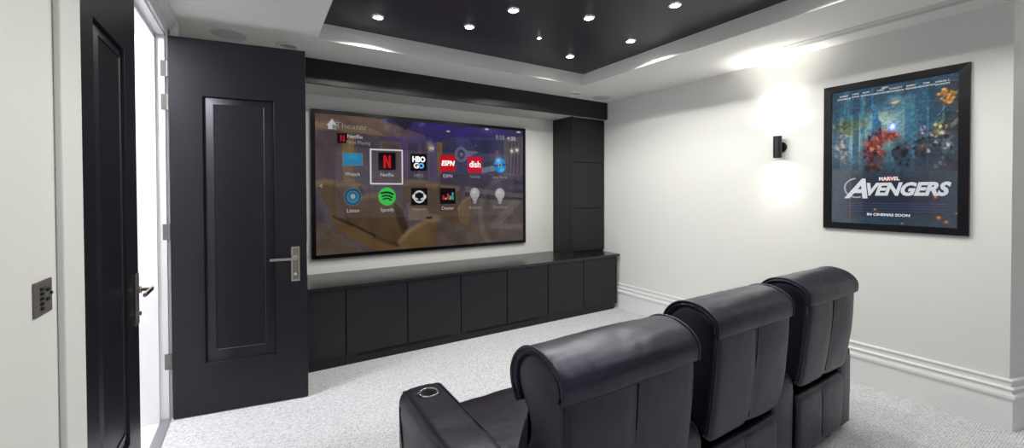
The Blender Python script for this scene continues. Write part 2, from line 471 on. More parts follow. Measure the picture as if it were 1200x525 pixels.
def canvas_mesh(name, cv, width, height, material, parent):
    """upright panel in local XZ, facing -Y, origin at centre; one vertex per canvas pixel"""
    w, h = cv.w, cv.h
    xs = np.linspace(-width/2, width/2, w); zs = np.linspace(height/2, -height/2, h)
    X, Z = np.meshgrid(xs, zs)
    co = np.zeros((h*w, 3), np.float32); co[:, 0] = X.ravel(); co[:, 2] = Z.ravel()
    idx = np.arange(h*w).reshape(h, w)
    q = np.stack([idx[:-1, :-1], idx[1:, :-1], idx[1:, 1:], idx[:-1, 1:]], -1).reshape(-1, 4)
    me = bpy.data.meshes.new(name)
    me.vertices.add(h*w); me.vertices.foreach_set('co', co.ravel())
    me.loops.add(q.size); me.loops.foreach_set('vertex_index', q.ravel().astype(np.int32))
    me.polygons.add(len(q)); me.polygons.foreach_set('loop_start', np.arange(0, q.size, 4, dtype=np.int32))
    me.polygons.foreach_set('loop_total', np.full(len(q), 4, np.int32))
    me.update(calc_edges=True)
    ca = me.color_attributes.new('print', 'FLOAT_COLOR', 'POINT')
    c = np.ones((h*w, 4), np.float32); c[:, :3] = lin(np.clip(cv.img, 0, 1)).reshape(-1, 3)
    ca.data.foreach_set('color', c.ravel())
    me.materials.append(material)
    o = bpy.data.objects.new(name, me); COL.objects.link(o); o.parent = parent
    return o

def letter(root, s, cv, px, size, W, H, material, y, bold=0.0, shear=0.0, align='CENTER', sx=1.0, name='lettering'):
    me = text_mesh(s, size, bold, shear, align=align)
    me.materials.clear(); me.materials.append(material)
    u, v = cv.T(px)
    x = (u/(cv.w-1)-0.5)*W; z = (0.5-v/(cv.h-1))*H
    me.transform(Matrix.Translation((x, y, z)) @ Matrix.Rotation(PI/2, 4, 'X') @ Matrix.Diagonal((sx, 1, 1, 1)))
    o = bpy.data.objects.new(name, me); COL.objects.link(o); o.parent = root
    return o

# --- television picture
TVQ = [(369.5, 132), (613, 154), (612.5, 280.5), (369.5, 300)]
c = Canvas(520, 300, TVQ, (84, 72, 82))
# room in the picture: walls, ceiling
c.poly([(369, 132), (445, 139), (520, 167), (455, 160), (369, 152)], (112, 88, 74))
c.poly([(369, 142), (440, 152), (455, 160), (369, 149)], (132, 106, 78))
c.poly([(369, 152), (400, 154), (400, 220), (369, 214)], (88, 74, 80))
c.poly([(455, 160), (525, 168), (525, 212), (455, 205)], (86, 68, 122), .75)
c.ell((520, 165), 60, 22, (66, 52, 150), .75, glow=True)
c.poly([(440, 138), (614, 154), (614, 160), (590, 163), (530, 161), (520, 168), (480, 152)], (56, 46, 104))
c.poly([(470, 141), (600, 153), (588, 161), (530, 160), (500, 152)], (52, 42, 126))
c.poly([(463, 141), (486, 143), (476, 153)], (50, 36, 52), .9)
c.poly([(500, 157), (525, 163), (525, 170), (500, 166)], (40, 34, 100))
for x, y in ((526, 154), (571, 151.5), (608, 155)): c.ell((x, y), 2.4, 1.1, (225, 215, 225), .9)
# columns, doors
c.poly([(400, 158), (415, 159), (416, 216), (403, 216)], (128, 100, 58))
c.poly([(412, 176), (419, 172), (419, 212), (414, 212)], (110, 86, 58), .5)
c.poly([(445, 165), (470, 167), (470, 213), (445, 211)], (106, 84, 70))
c.poly([(449, 168), (468, 170), (468, 212), (449, 210)], (88, 74, 72))
for a, b in ((478, 491), (494, 503)):
    c.poly([(a, 166), (b, 168), (b, 212), (a, 210)], (70, 58, 78)); c.line([(a, 166), (a, 211)], .8, (120, 95, 90), .8)
    c.line([(b, 168), (b, 211)], .7, (110, 92, 110), .8)
c.poly([(512, 166), (519, 167), (520, 208), (513, 206)], (112, 90, 60))
c.poly([(519, 165), (527, 161), (527, 207), (519, 205)], (58, 50, 78))
# projected picture on the far wall
c.poly([(526.5, 161), (591, 162), (591, 204), (526.5, 203)], (58, 60, 104))
c.poly([(526.5, 161), (591, 162), (591, 172), (540, 166)], (64, 62, 128), .7)
c.poly([(550, 163), (590, 166), (590, 180), (560, 178)], (40, 40, 72), .6)
c.ell((541, 181), 7.5, 9, (128, 128, 168), .75); c.ell((541, 181), 4.4, 5.6, (60, 60, 100), .9)
c.ell((541, 181), 1.8, 2.2, (150, 150, 180), .8)
c.poly([(545, 176), (562, 178), (549, 184)], (130, 128, 160), .7)
c.poly([(563, 196), (585, 193), (591, 198), (565, 203)], (150, 165, 175), .7)
c.poly([(567, 191), (582, 187), (584, 192), (566, 197)], (40, 50, 60), .7)
for x, y, r in ((558, 171, 1.5), (541, 171, 1.2), (552, 182, 1.5), (583, 178, 2.3), (575, 181, 1.2), (530, 166, .9)):
    c.ell((x, y), r, r, (190, 70, 150), .7, glow=True)
c.poly([(591, 162), (614, 160), (614, 282), (600, 270), (591, 205)], (94, 82, 96))
for x in (598, 602, 606, 610):
    c.line([(x, 168), (x-4, 238), (x-7, 276)], 1.5, (58, 44, 66), .75); c.line([(x+2, 168), (x-2, 240), (x-5, 276)], 1.1, (112, 88, 128), .6)
# sconces in the picture
for x, y in ((505, 174), (507.5, 174), (606, 176), (600, 177)):
    c.ell((x, y), 4, 5, (250, 225, 190), .6, glow=True); c.ell((x, y), 1.6, 1.6, (255, 245, 225), .9)
c.ell((504, 170), 6, 10, (200, 160, 150), .5, glow=True)
# far platform and floor
c.poly([(516, 203), (614, 206), (614, 226), (516, 222)], (58, 50, 74))
c.poly([(545, 218), (614, 228), (614, 236), (545, 226)], (96, 84, 88)); c.poly([(545, 225), (614, 232), (614, 238), (545, 230)], (48, 42, 48))
c.poly([(500, 234), (614, 234), (614, 283), (500, 296)], (96, 80, 70))
c.poly([(575, 234), (614, 234), (614, 283), (590, 284)], (98, 84, 84), .7)
c.poly([(480, 243), (515, 246), (510, 258), (478, 258)], (120, 100, 88))
c.poly([(369, 253), (380, 262), (430, 296), (369, 301)], (94, 78, 64))
c.poly([(369, 226), (378, 240), (381, 262), (369, 262)], (78, 64, 70))
c.noise((120, 200), 0.16)
# seats in the picture
def seatp(back, base=None, hi=None):
    c.poly(back, (84, 60, 36)); 
    if base: c.poly(base, (96, 70, 40))
    if hi: c.line(hi, 2.0, (140, 112, 76), .55, soft=3)
def K(pts): return [(365+x/2.918, 125+y/2.918) for x, y in pts]
def chairp(back, base, pad, edge):
    c.poly(K(back), (92, 68, 42)); c.poly(K(base), (104, 78, 46))
    c.line(K(pad), 5.5, (138, 110, 76), .75, soft=4); c.line(K(edge), 3.0, (46, 32, 20), .65, soft=4)
c.poly(K([(325, 330), (450, 345), (445, 392), (335, 385)]), (122, 102, 84), .8)
chairp([(312, 264), (330, 252), (388, 257), (396, 275), (396, 342), (345, 330), (318, 318)], [(330, 320), (396, 340), (396, 352), (340, 345)], [(318, 262), (350, 257), (386, 262)], [(388, 268), (392, 300), (394, 338)])
chairp([(388, 264), (402, 258), (442, 264), (452, 292), (446, 352), (400, 345)], [(392, 338), (446, 350), (446, 372), (400, 362)], [(394, 265), (440, 269)], [(440, 272), (442, 310), (446, 350)])
chairp([(440, 276), (460, 268), (505, 276), (514, 292), (512, 366), (455, 366), (442, 340)], [(448, 352), (512, 362), (530, 372), (530, 404), (452, 384)], [(448, 274), (500, 280)], [(447, 290), (448, 350)])
c.poly(K([(500, 345), (520, 318), (542, 306), (548, 340), (532, 405), (505, 390)]), (122, 94, 58)); c.line(K([(503, 350), (520, 322), (542, 309)]), 3, (150, 122, 84), .6, soft=3)
chairp([(14, 266), (42, 250), (80, 256), (98, 290), (132, 402), (75, 378), (46, 330)], [(60, 365), (132, 400), (142, 418), (142, 458), (66, 408)], [(18, 264), (46, 255), (78, 262)], [(82, 266), (112, 330), (134, 404)])
chairp([(84, 268), (118, 258), (166, 268), (188, 305), (218, 446), (134, 402), (102, 322)], [(132, 398), (218, 440), (234, 452), (234, 502), (140, 456)], [(90, 266), (125, 262), (162, 272)], [(166, 276), (192, 350), (216, 440)])
chairp([(166, 312), (215, 298), (272, 310), (306, 345), (330, 420), (302, 474), (216, 446), (186, 366)], [(214, 440), (302, 474), (302, 498), (232, 502)], [(174, 310), (220, 303), (270, 318), (298, 345)], [(216, 446), (260, 462), (302, 474)])
c.line(K([(135, 402), (216, 442)]), 2.2, (40, 27, 16), .8, soft=2); c.line(K([(72, 376), (132, 402)]), 2.0, (40, 27, 16), .8, soft=2)
c.poly(K([(276, 318), (306, 345), (334, 420), (312, 440), (290, 380)]), (48, 34, 22), .75, soft=3)
c.poly(K([(298, 458), (330, 422), (398, 382), (427, 381), (424, 478), (300, 492)]), (112, 84, 48)); c.line(K([(300, 462), (334, 424), (400, 386), (424, 385)]), 5, (150, 120, 80), .7, soft=4)
c.ell((503, 255), 3.8, 1.3, (30, 24, 20), .95)
c.noise((14, 22), 0.22)
_g = c.img.mean(axis=2, keepdims=True); c.img = (c.img*0.85+_g*0.15)*0.90
# faint ring and zigzag mark
ring = [(597+34*math.cos(t), 252+46*math.sin(t)) for t in np.linspace(PI*0.72, PI*1.62, 24)]
c.line(ring, 7, (140, 132, 138), .22)
c.line([(598, 219), (613, 219)], 5, (140, 132, 138), .15)
c.poly([(603, 232), (611, 236), (588, 262), (612, 262), (612, 268), (575, 268), (575, 262)], (145, 137, 142), .22)
# menu panel with its grid
c.poly([(393, 172), (601, 182), (601, 252), (393, 256)], (120, 112, 124), .20)
for x in (433, 473, 506, 540, 573): c.line([(x, 175), (x, 255)], .9, (60, 52, 62), .35)
c.line([(393, 214), (601, 216)], 1.0, (60, 52, 62), .3)
# icons
def icon(x, y, hw, hh, col): c.poly([(x-hw, y-hh), (x+hw, y-hh*0.97), (x+hw, y+hh*0.97), (x-hw, y+hh)], col)
c.poly([(383.2, 146.5), (389.6, 139), (396, 147.5), (394.5, 147.5), (394.5, 151.3), (385, 151), (385, 147)], (196, 196, 204))
c.poly([(390, 146), (394.2, 146.2), (394.2, 150.8), (390, 150.6)], (120, 118, 128))
icon(401.6, 162, 6, 5.9, (4, 2, 3)); icon(413.5, 186.7, 12, 7.6, (128, 122, 110)); icon(413.5, 186.7, 11.1, 7.0, (40, 132, 176))
c.ell((413, 184), 10, 5, (70, 160, 200), .6, glow=True)
c.line([(434.7, 175), (471.8, 176.3), (471.8, 215.5), (434.7, 215.2), (434.7, 174.8)], 1.5, (238, 236, 240))
icon(454, 189, 10.1, 10.4, (4, 2, 3)); icon(491, 190.2, 9.4, 10.0, (4, 4, 5)); icon(525, 191.3, 8.8, 9.6, (206, 16, 26)); icon(556.8, 193, 8.2, 9.4, (214, 12, 50))
c.ell((586.2, 193.6), 7.0, 8.7, (30, 140, 214)); c.ell((584.5, 188), 4, 4, (120, 225, 255), .8, glow=True); c.ell((588, 199), 4, 4, (100, 220, 250), .8, glow=True)
c.ell((586.2, 193.6), 2.2, 2.7, (140, 170, 190)); c.ell((586.2, 193.6), 1.1, 1.4, (20, 50, 80))
c.line([(579.5, 194), (583, 194)], 2.5, (16, 50, 120), .7); c.line([(589.5, 193), (593, 193)], 2.5, (16, 50, 120), .7)
# N marks
c.poly([(399.0, 158), (400.6, 158), (402.7, 163.4), (402.7, 158.2), (404.3, 158.2), (404.3, 166), (402.7, 166), (400.6, 160.6), (400.6, 166), (399, 166)], (214, 22, 28))
c.poly([(449.8, 181.8), (452.6, 181.8), (455.7, 190.5), (455.7, 182), (458.4, 182), (458.4, 197), (455.7, 196.8), (452.6, 188), (452.6, 197), (449.8, 197)], (226, 16, 26))
# hi-fi speaker icon
c.ell((413.4, 230.5), 10.6, 10.6, (90, 120, 140)); c.ell((413.4, 230.5), 9.8, 9.8, (26, 72, 98)); c.ell((413.4, 231), 7.5, 7.5, (50, 124, 158)); c.ell((413.4, 230), 4.6, 4.6, (28, 80, 108)); c.ell((413.4, 230.2), 3.1, 3.1, (150, 168, 178))
# green disc with three arcs
c.ell((453.8, 230.3), 10.2, 10.6, (62, 202, 78))
for r, yy, w_ in ((6.6, 226.2, 1.9), (5.6, 229.9, 1.6), (4.6, 233.2, 1.4)):
    c.line([(453.8-r, yy+.2), (453.8-r*.3, yy-.9), (453.8+r*.4, yy-.5), (453.8+r, yy+1.4)], w_, (6, 22, 8))
# cat head with headphones, reduced to a ring
icon(491.5, 230.3, 9.5, 10.2, (4, 4, 5)); c.ell((491.5, 230.5), 6.9, 7.4, (236, 236, 236)); c.ell((491.5, 230.6), 5.0, 5.4, (8, 8, 8))
c.poly([(486.6, 226), (488.6, 228), (494.4, 228), (496.4, 226), (496.2, 232), (486.8, 232)], (8, 8, 8))
c.poly([(486.9, 231), (490.4, 233), (489.4, 234.4), (486.9, 233)], (236, 236, 236)); c.poly([(496.1, 231), (492.6, 233), (493.6, 234.4), (496.1, 233)], (236, 236, 236))
c.poly([(489.5, 235.5), (493.5, 235.5), (491.5, 237.6)], (236, 236, 236)); c.ell((484.6, 230.3), 1.4, 2.6, (236, 236, 236)); c.ell((498.4, 230.3), 1.4, 2.6, (236, 236, 236))
# equaliser icon
icon(524.8, 229.5, 8.9, 9.4, (4, 4, 5))
for k, (h_, col_) in enumerate(((5, (222, 40, 60)), (2.6, (226, 196, 30)), (7, (206, 50, 130)), (4.6, (180, 190, 40)), (8.4, (70, 170, 210)))):
    x_ = 518.6+k*2.75
    c.poly([(x_, 233.8-h_), (x_+2.2, 233.8-h_), (x_+2.2, 233.8), (x_, 233.8)], col_); c.line([(x_, 233-h_*.5), (x_+2.2, 233-h_*.5)], .4, (4, 4, 5), .6)
# bulbs
for x_, y_ in ((556.5, 226.5), (585.8, 226.8)):
    c.ell((x_, y_), 5.5, 6.6, (176, 176, 180)); c.poly([(x_-3.8, y_+4), (x_+3.8, y_+4), (x_+1.9, y_+9), (x_-1.9, y_+9)], (168, 168, 172))
    c.poly([(x_-1.9, y_+8.6), (x_+1.9, y_+8.6), (x_+1.5, y_+12), (x_-1.5, y_+12)], (150, 150, 156)); c.ell((x_-1, y_-2), 3.4, 3.8, (215, 215, 218), .8, glow=True)
c.line([(377.2, 216.2), (375, 218), (377.2, 219.8)], .8, (200, 195, 195), .8)

TW, TH = 2.407, 1.385
tv = empty('television', (1.697, 4.4, 1.582), 'large wall-mounted flat television showing a menu of app icons', 'television')
bm = bmesh.new()
hw, hh, ow, oh = TW/2, TH/2, 1.24, 0.729
ro = [(-ow, -oh), (ow, -oh), (ow, oh), (-ow, oh)]; ri = [(-hw, -hh), (hw, -hh), (hw, hh), (-hw, hh)]
vo = [bm.verts.new((x, -0.006, z)) for x, z in ro]; vi = [bm.verts.new((x, -0.006, z)) for x, z in ri]
wo = [bm.verts.new((x, 0.030, z)) for x, z in ro]; wi = [bm.verts.new((x, 0.001, z)) for x, z in ri]
for i in range(4):
    j = (i+1) % 4
    bm.faces.new((vo[i], vo[j], vi[j], vi[i])); bm.faces.new((vo[i], wo[i], wo[j], vo[j])); bm.faces.new((vi[i], vi[j], wi[j], wi[i]))
bm.faces.new(wo); bm.faces.new(wi)
link('bezel', bm, M['bezel'], tv)
link('wall_mount', boxes((-0.3, 0.3, 0.030, 0.0392, -0.25, 0.25)), M['black_metal'], tv)
M['screen'] = attr_mat('lit_screen_picture', 0.66, 0.08, spec=0.16)
sc_o = canvas_mesh('screen', c, TW, TH, M['screen'], tv)
sc_o['label'] = 'lit screen with rows of square and round icons over a picture of a home cinema'
M['ui'] = mat('screen_lettering', (0.01, 0.01, 0.01), 0.3, emit=((0.9, 0.9, 0.92), 0.40))
M['ui_dim'] = mat('screen_lettering_dim', (0.01, 0.01, 0.01), 0.3, emit=((0.8, 0.8, 0.82), 0.20))
M['ui_white'] = mat('screen_lettering_bright', (0.01, 0.01, 0.01), 0.3, emit=((1, 1, 1), 0.95))
M['ui_blue'] = mat('screen_lettering_blue', (0.01, 0.01, 0.01), 0.3, emit=((0.1, 0.45, 0.9), 0.9))
def L(s, px, size, m='ui', **k): return letter(sc_o, s, c, px, size, TW, TH, M[m], -0.0015, **k)
L('Theater', (412.5, 148.3), 0.088, 'ui_dim', bold=-0.0012, sx=1.08); L('Netflix', (416.5, 160.3), 0.055)
L('Now Playing', (420.5, 167.3), 0.046, 'ui_dim')
for s, x, y, m in (('Watch', 413.5, 204.3, 'ui'), ('Netflix', 453.8, 205, 'ui'), ('HBO', 491, 205.8, 'ui_dim'), ('ESPN', 525, 206.4, 'ui'), ('Satellite', 556.8, 207, 'ui_dim'), ('Sony Bluray', 586, 207.4, 'ui_dim'),
                ('Listen', 413.5, 247, 'ui'), ('Spotify', 453.8, 246, 'ui'), ('Napster', 491.5, 244.8, 'ui_dim'), ('Deezer', 524.8, 243.8, 'ui'), ('Bottom', 556.5, 243, 'ui_dim'), ('Overhead', 585.8, 242.4, 'ui_dim')):
    L(s, (x, y), 0.052 if len(s) < 9 else 0.044, m)
L('8:58', (586.5, 161.3), 0.075, 'ui_dim'); L('4:00', (599.5, 162.8), 0.075)
L('HBO', (491.2, 187), 0.082, 'ui_white', bold=0.004, sx=0.85); L('G', (488.2, 194.4), 0.082, 'ui_white', bold=0.002); L('O', (494, 194.6), 0.078, 'ui_blue', bold=0.004)
L('ESPN', (525, 191.5), 0.078, 'ui_white', bold=0.003, shear=0.25, sx=0.9); L('dish', (557, 192.8), 0.105, 'ui_white', bold=0.002, sx=0.9)

# --- poster
PQ = [(974.5, 111), (1123, 84.5), (1123, 267), (974.5, 261)]
p = Canvas(260, 380, PQ, (58, 92, 108))
p.poly([(974, 108), (1124, 82), (1124, 120), (974, 140)], (36, 66, 86))
p.poly([(985, 150), (1075, 120), (1080, 175), (985, 185)], (96, 128, 134), .8, soft=30)
p.ell((1035, 140), 22, 12, (150, 160, 146), .7, glow=True)
p.ell((1050, 118), 20, 10, (120, 150, 156), .5, glow=True)
# plain towers
for x0, x1, y0, col in ((976, 984, 108, (28, 60, 80)), (988, 995, 106, (40, 84, 104)), (999, 1006, 104, (24, 54, 74)), (1008, 1013, 112, (50, 92, 108)),
                        (1060, 1068, 120, (50, 88, 108)), (1072, 1086, 96, (34, 72, 94)), (1088, 1104, 100, (28, 58, 78)), (1106, 1123, 96, (40, 50, 58))):
    p.poly([(x0, y0), (x1, y0-1), (x1, 200), (x0, 200)], col, .9)
    for yy in range(int(y0)+4, 190, 5): p.line([(x0+1, yy), (x1-1, yy-.5)], .8, (70, 116, 132), .25)
p.poly([(1021, 160), (1022, 128), (1019, 127), (1021, 123), (1021, 100), (1022.4, 100), (1022.6, 123), (1027, 127), (1029, 140), (1032, 143), (1033, 165)], (46, 92, 124))
p.poly([(1061, 126), (1065, 110), (1067, 124), (1075, 130), (1075, 170), (1059, 170)], (52, 90, 110), .9)
# fire burst upper right
for k in range(40):
    a_ = p.rs.rand()*2*PI; r_ = p.rs.rand()**.6
    p.ell((1109+12*r_*math.cos(a_), 113+9*r_*math.sin(a_)), 2.5+2*p.rs.rand(), 1.6+1.6*p.rs.rand(), ((236, 150, 50), (190, 92, 30), (250, 200, 90), (110, 60, 36))[k % 4], .6, glow=True)
for k in range(14):
    x_ = 1092+p.rs.rand()*30; y_ = 90+p.rs.rand()*55
    p.line([(x_, y_), (x_+9, y_-11)], .9, ((70, 64, 60), (150, 120, 90), (40, 40, 44))[k % 3], .6)
p.line([(1094, 100), (1122, 93)], 1.0, (60, 70, 80), .7); p.poly([(1112, 146), (1124, 136), (1124, 142), (1115, 150)], (130, 110, 110), .6)
# streaking flame
p.line([(1044, 122), (1052, 119.5)], 2.2, (226, 140, 70), .8); p.line([(1038, 126), (1044, 123)], 2.6, (40, 70, 110), .8)
# shapeless smoke and rubble masses
p.ell((992, 152), 16, 14, (84, 88, 60), .75, glow=True); p.ell((1008, 146), 12, 6, (104, 104, 66), .6, glow=True)
p.ell((985, 180), 14, 16, (96, 92, 100), .6, glow=True); p.ell((986, 165), 9, 8, (120, 116, 120), .4, glow=True)
p.ell((1024, 178), 17, 26, (70, 22, 26), .9, glow=True); p.ell((1040, 160), 18, 10, (92, 30, 28), .85, glow=True); p.ell((1026, 170), 9, 9, (140, 50, 40), .5, glow=True)
p.ell((1056, 178), 14, 20, (24, 28, 38), .85, glow=True); p.ell((1084, 176), 18, 22, (40, 36, 40), .8, glow=True)
p.ell((1082, 150), 8, 12, (60, 60, 84), .7, glow=True); p.ell((1106, 160), 16, 22, (52, 50, 54), .85, glow=True)
p.ell((1100, 148), 9, 10, (150, 136, 96), .55, glow=True); p.ell((1112, 166), 8, 14, (130, 134, 144), .45, glow=True)
p.ell((1046, 149), 7, 8, (120, 150, 230), .8, glow=True); p.ell((1046, 149), 3.6, 3.8, (235, 240, 255), .95, glow=True)
p.ell((1000, 190), 12, 10, (70, 120, 140), .5, glow=True); p.ell((1044, 186), 9, 8, (60, 110, 130), .5, glow=True); p.ell((1082, 172), 5, 5, (190, 120, 60), .4, glow=True)
def shards(cx, cy, rx, ry, n, cols, sz):
    for k in range(n):
        a_ = p.rs.rand()*2*PI; r_ = p.rs.rand()**.5; x_ = cx+rx*r_*math.cos(a_); y_ = cy+ry*r_*math.sin(a_); b_ = p.rs.rand()*2*PI
        p.poly([(x_+sz*(.5+p.rs.rand())*math.cos(b_+t), y_+sz*(.5+p.rs.rand())*math.sin(b_+t)) for t in (0, 1.5, 2.6, 4.3)], cols[k % len(cols)], .75, soft=1.5)
shards(990, 152, 13, 9, 16, ((62, 66, 44), (110, 112, 74), (40, 44, 40)), 2.6)
shards(986, 178, 9, 18, 22, ((120, 112, 112), (70, 66, 74), (40, 46, 56), (150, 136, 118)), 2.6)
shards(1024, 180, 13, 24, 44, ((96, 26, 30), (60, 14, 20), (140, 56, 44), (30, 14, 22), (168, 120, 84)), 2.8)
shards(1040, 158, 13, 7, 16, ((110, 36, 34), (70, 20, 26), (150, 80, 60)), 2.4)
shards(1056, 182, 10, 16, 22, ((20, 24, 34), (40, 48, 62), (12, 14, 22)), 2.8)
shards(1074, 176, 10, 20, 22, ((30, 26, 34), (90, 52, 40), (16, 18, 28), (52, 60, 74)), 2.6)
shards(1102, 172, 15, 30, 46, ((36, 36, 42), (78, 80, 88), (20, 22, 28), (150, 152, 158), (60, 52, 52)), 3.0)
shards(1100, 150, 9, 11, 12, ((150, 136, 98), (176, 160, 120), (90, 76, 60)), 2.4)
shards(1081, 148, 6, 12, 10, ((46, 52, 84), (110, 60, 66), (140, 146, 160)), 2.2)
p.ell((1046, 149), 6, 7, (120, 150, 240), .8, glow=True); p.ell((1046, 149), 3.0, 3.2, (240, 244, 255), .95, glow=True)
p.noise((44, 30), 0.25); p.noise((110, 76), 0.3)
for _q in (1,): p.img = np.clip((p.img-0.30)*1.3+0.33, 0, 1)
# dark lower third, with grey glass reflections painted in at left and right
p.poly([(974, 196), (1124, 192), (1124, 268), (974, 262)], (30, 32, 46), .85, soft=40)
p.poly([(974, 200), (997, 200), (997, 262), (974, 261)], (108, 104, 112), .45, soft=10)
p.poly([(1068, 190), (1124, 186), (1124, 268), (1068, 265)], (72, 72, 80), .45, soft=14)
p.line([(996.5, 206), (996.5, 262)], .8, (190, 120, 60), .6)
for x_, y_, r_ in ((1101, 255, 4.5), (1110, 260, 4), (1058, 262, 2.5), (1122, 250, 2.5), (1026, 246, 3), (1097, 231, 3)):
    p.ell((x_, y_), r_, r_*.7, (214, 100, 40), .85, glow=True); p.ell((x_-.5, y_-.3), r_*.45, r_*.3, (250, 170, 90), .8, glow=True)
# small print lines
for k, yy in enumerate((238.5, 241.6, 244.7, 247.8)):
    x_ = 986
    while x_ < 1108:
        wd = 1.5+p.rs.rand()*5
        p.line([(x_, yy+(x_-986)*.004*1.2), (x_+wd, yy+(x_+wd-986)*.005)], 1.1, (70, 84, 140), .75); x_ += wd+1.2
x_ = 1012
while x_ < 1072:
    wd = 1.5+p.rs.rand()*4; p.line([(x_, 255.4), (x_+wd, 255.6)], .9, (60, 90, 170), .7); x_ += wd+1.4
# name block, ring behind the title
p.line([(1006+14*math.cos(t)-2, 221+11*math.sin(t)) for t in np.linspace(PI*0.40, PI*1.45, 20)], 2.2, (176, 184, 198), .95)
p.poly([(1033.5, 207.8), (1050.3, 207), (1050.3, 212), (1033.5, 212.6)], (176, 24, 34))

PW, PH = 0.712, 1.043
po = empty('framed_poster', (XR, 1.123, 1.77), 'framed film poster in a wide black frame on the right wall', 'poster')
po.rotation_euler = (0, 0, -PI/2)     # local -Y faces the room (-X); local +X runs towards the camera
bm = bmesh.new()
FW0, FW1, FZ0, FZ1 = -0.409, 0.409, -0.571, 0.572
hw, hh = PW/2, PH/2
ro = [(FW0, FZ0), (FW1, FZ0), (FW1, FZ1), (FW0, FZ1)]; ri = [(-hw, -hh), (hw, -hh), (hw, hh), (-hw, hh)]
vo = [bm.verts.new((x, -0.028, z)) for x, z in ro]; vi = [bm.verts.new((x, -0.026, z)) for x, z in ri]
wo = [bm.verts.new((x, -0.001, z)) for x, z in ro]; wi = [bm.verts.new((x, -0.015, z)) for x, z in ri]
for i in range(4):
    j = (i+1) % 4
    bm.faces.new((vo[i], vo[j], vi[j], vi[i])); bm.faces.new((vo[i], wo[i], wo[j], vo[j])); bm.faces.new((vi[i], vi[j], wi[j], wi[i]))
bm.faces.new(wo); bm.faces.new(wi)
link('frame', bm, M['frame'], po)
M['print'] = attr_mat('poster_print', 0, 0.4, coat=0.35, spec=0.2)
pr = canvas_mesh('poster_print', p, PW, PH, M['print'], po); pr.location = (0, -0.0165, 0)
M['silver'] = mat('silver_lettering', (0.62, 0.65, 0.72), 0.35); M['w_ink'] = mat('poster_white_ink', (0.75, 0.76, 0.78), 0.5); M['g_ink'] = mat('poster_grey_ink', (0.42, 0.47, 0.52), 0.5)
def PL(s, px, size, m='w_ink', **k): return letter(pr, s, p, px, size, PW, PH, M[m], -0.0008, **k)
PL('A', (1003.5, 223), 0.205, 'silver', bold=0.006, shear=0.35, sx=0.95)
PL('VENGERS', (1058.5, 222.6), 0.125, 'silver', bold=0.006, shear=0.30, sx=0.86)
PL('MARVEL', (1042, 210), 0.036, 'w_ink', bold=0.0012, sx=0.9)
PL('IN CINEMAS SOON', (1041, 252.3), 0.026, 'w_ink', bold=0.0010, sx=1.1)
for s1, s2, x_, y_ in (('ROBERT', 'DOWNEY JR', 988.5, 116), ('CHRIS', 'EVANS', 1002, 113), ('MARK', 'RUFFALO', 1014.5, 111), ('CHRIS', 'HEMSWORTH', 1031, 108.5),
                       ('SCARLETT', 'JOHANSSON', 1049, 105.5), ('JEREMY', 'RENNER', 1067, 102.5), ('TOM', 'HIDDLESTON', 1084.5, 99.5), ('SAMUEL L.', 'JACKSON', 1104, 97)):
    PL(s1, (x_, y_-1.5), 0.0155, 'w_ink', bold=0.0003); PL(s2, (x_, y_+1.7), 0.0155, 'w_ink', bold=0.0003)

# ------------------------------------------------------------------ lamps
def spot(name, loc, rot, energy, size_deg, blend, radius, color, parent):
    l = bpy.data.lights.new(name, 'SPOT'); l.energy = energy; l.spot_size = math.radians(size_deg); l.spot_blend = blend
    l.shadow_soft_size = radius; l.color = color
    o = bpy.data.objects.new(name, l); COL.objects.link(o); o.parent = parent; o.location = loc; o.rotation_euler = rot
    return o

def wall_sconce(pos, nrm, label):
    """pos on the wall; nrm = wall normal into the room"""
    e = empty('wall_sconce', pos, label, 'wall light', 'cylindrical up-and-down wall sconces')
    e.rotation_euler = (0, 0, math.atan2(nrm[1], nrm[0]))   # local +X out of the wall
    bm = bmesh.new(); cyl(bm, (0.008, 0, 0), 0.048, 0.016, 'X', 40); cyl(bm, (0.03, 0, 0), 0.012, 0.04, 'X', 20)
    link('wall_plate', bm, M['black_metal'], e, bevel=(0.002, 2))
    bm = bmesh.new()
    lathe(bm, [(0.027, 0.085), (0.031, 0.0955), (0.0335, 0.0955), (0.0335, -0.0955), (0.031, -0.0955), (0.027, -0.085), (0.027, 0.085)], (0.070, 0, 0), 40)
    link('cylinder_body', bm, M['black_metal'], e, smooth=False, bevel=None)
    for s in (1, -1):
        bm = bmesh.new(); cyl(bm, (0.070, 0, s*0.078), 0.0265, 0.006, 'Z', 32)
        link('lamp_lens', bm, M['lamp_s'], e)
        spot('lamp_light', (0.070, 0, s*0.099), (PI if s > 0 else 0, 0, 0), (34 if s > 0 else 8), 78, 1.0, 0.022, (1.0, 0.975, 0.90), e)
        spot('lamp_glow', (0.070, 0, s*0.100), (PI if s > 0 else 0, 0, 0), (7 if s > 0 else 3.2), 150, 1.0, 0.025, (1.0, 0.975, 0.90), e)
    return e

wall_sconce((XR, 1.865, 1.891), (-1, 0), 'black cylinder wall sconce glowing on the right wall left of the poster')
sp2 = Vector((XR, YK, 1.891)) + SD*0.66
wall_sconce(tuple(sp2), (SN.x, SN.y), 'black cylinder wall sconce past the poster, just outside the picture')

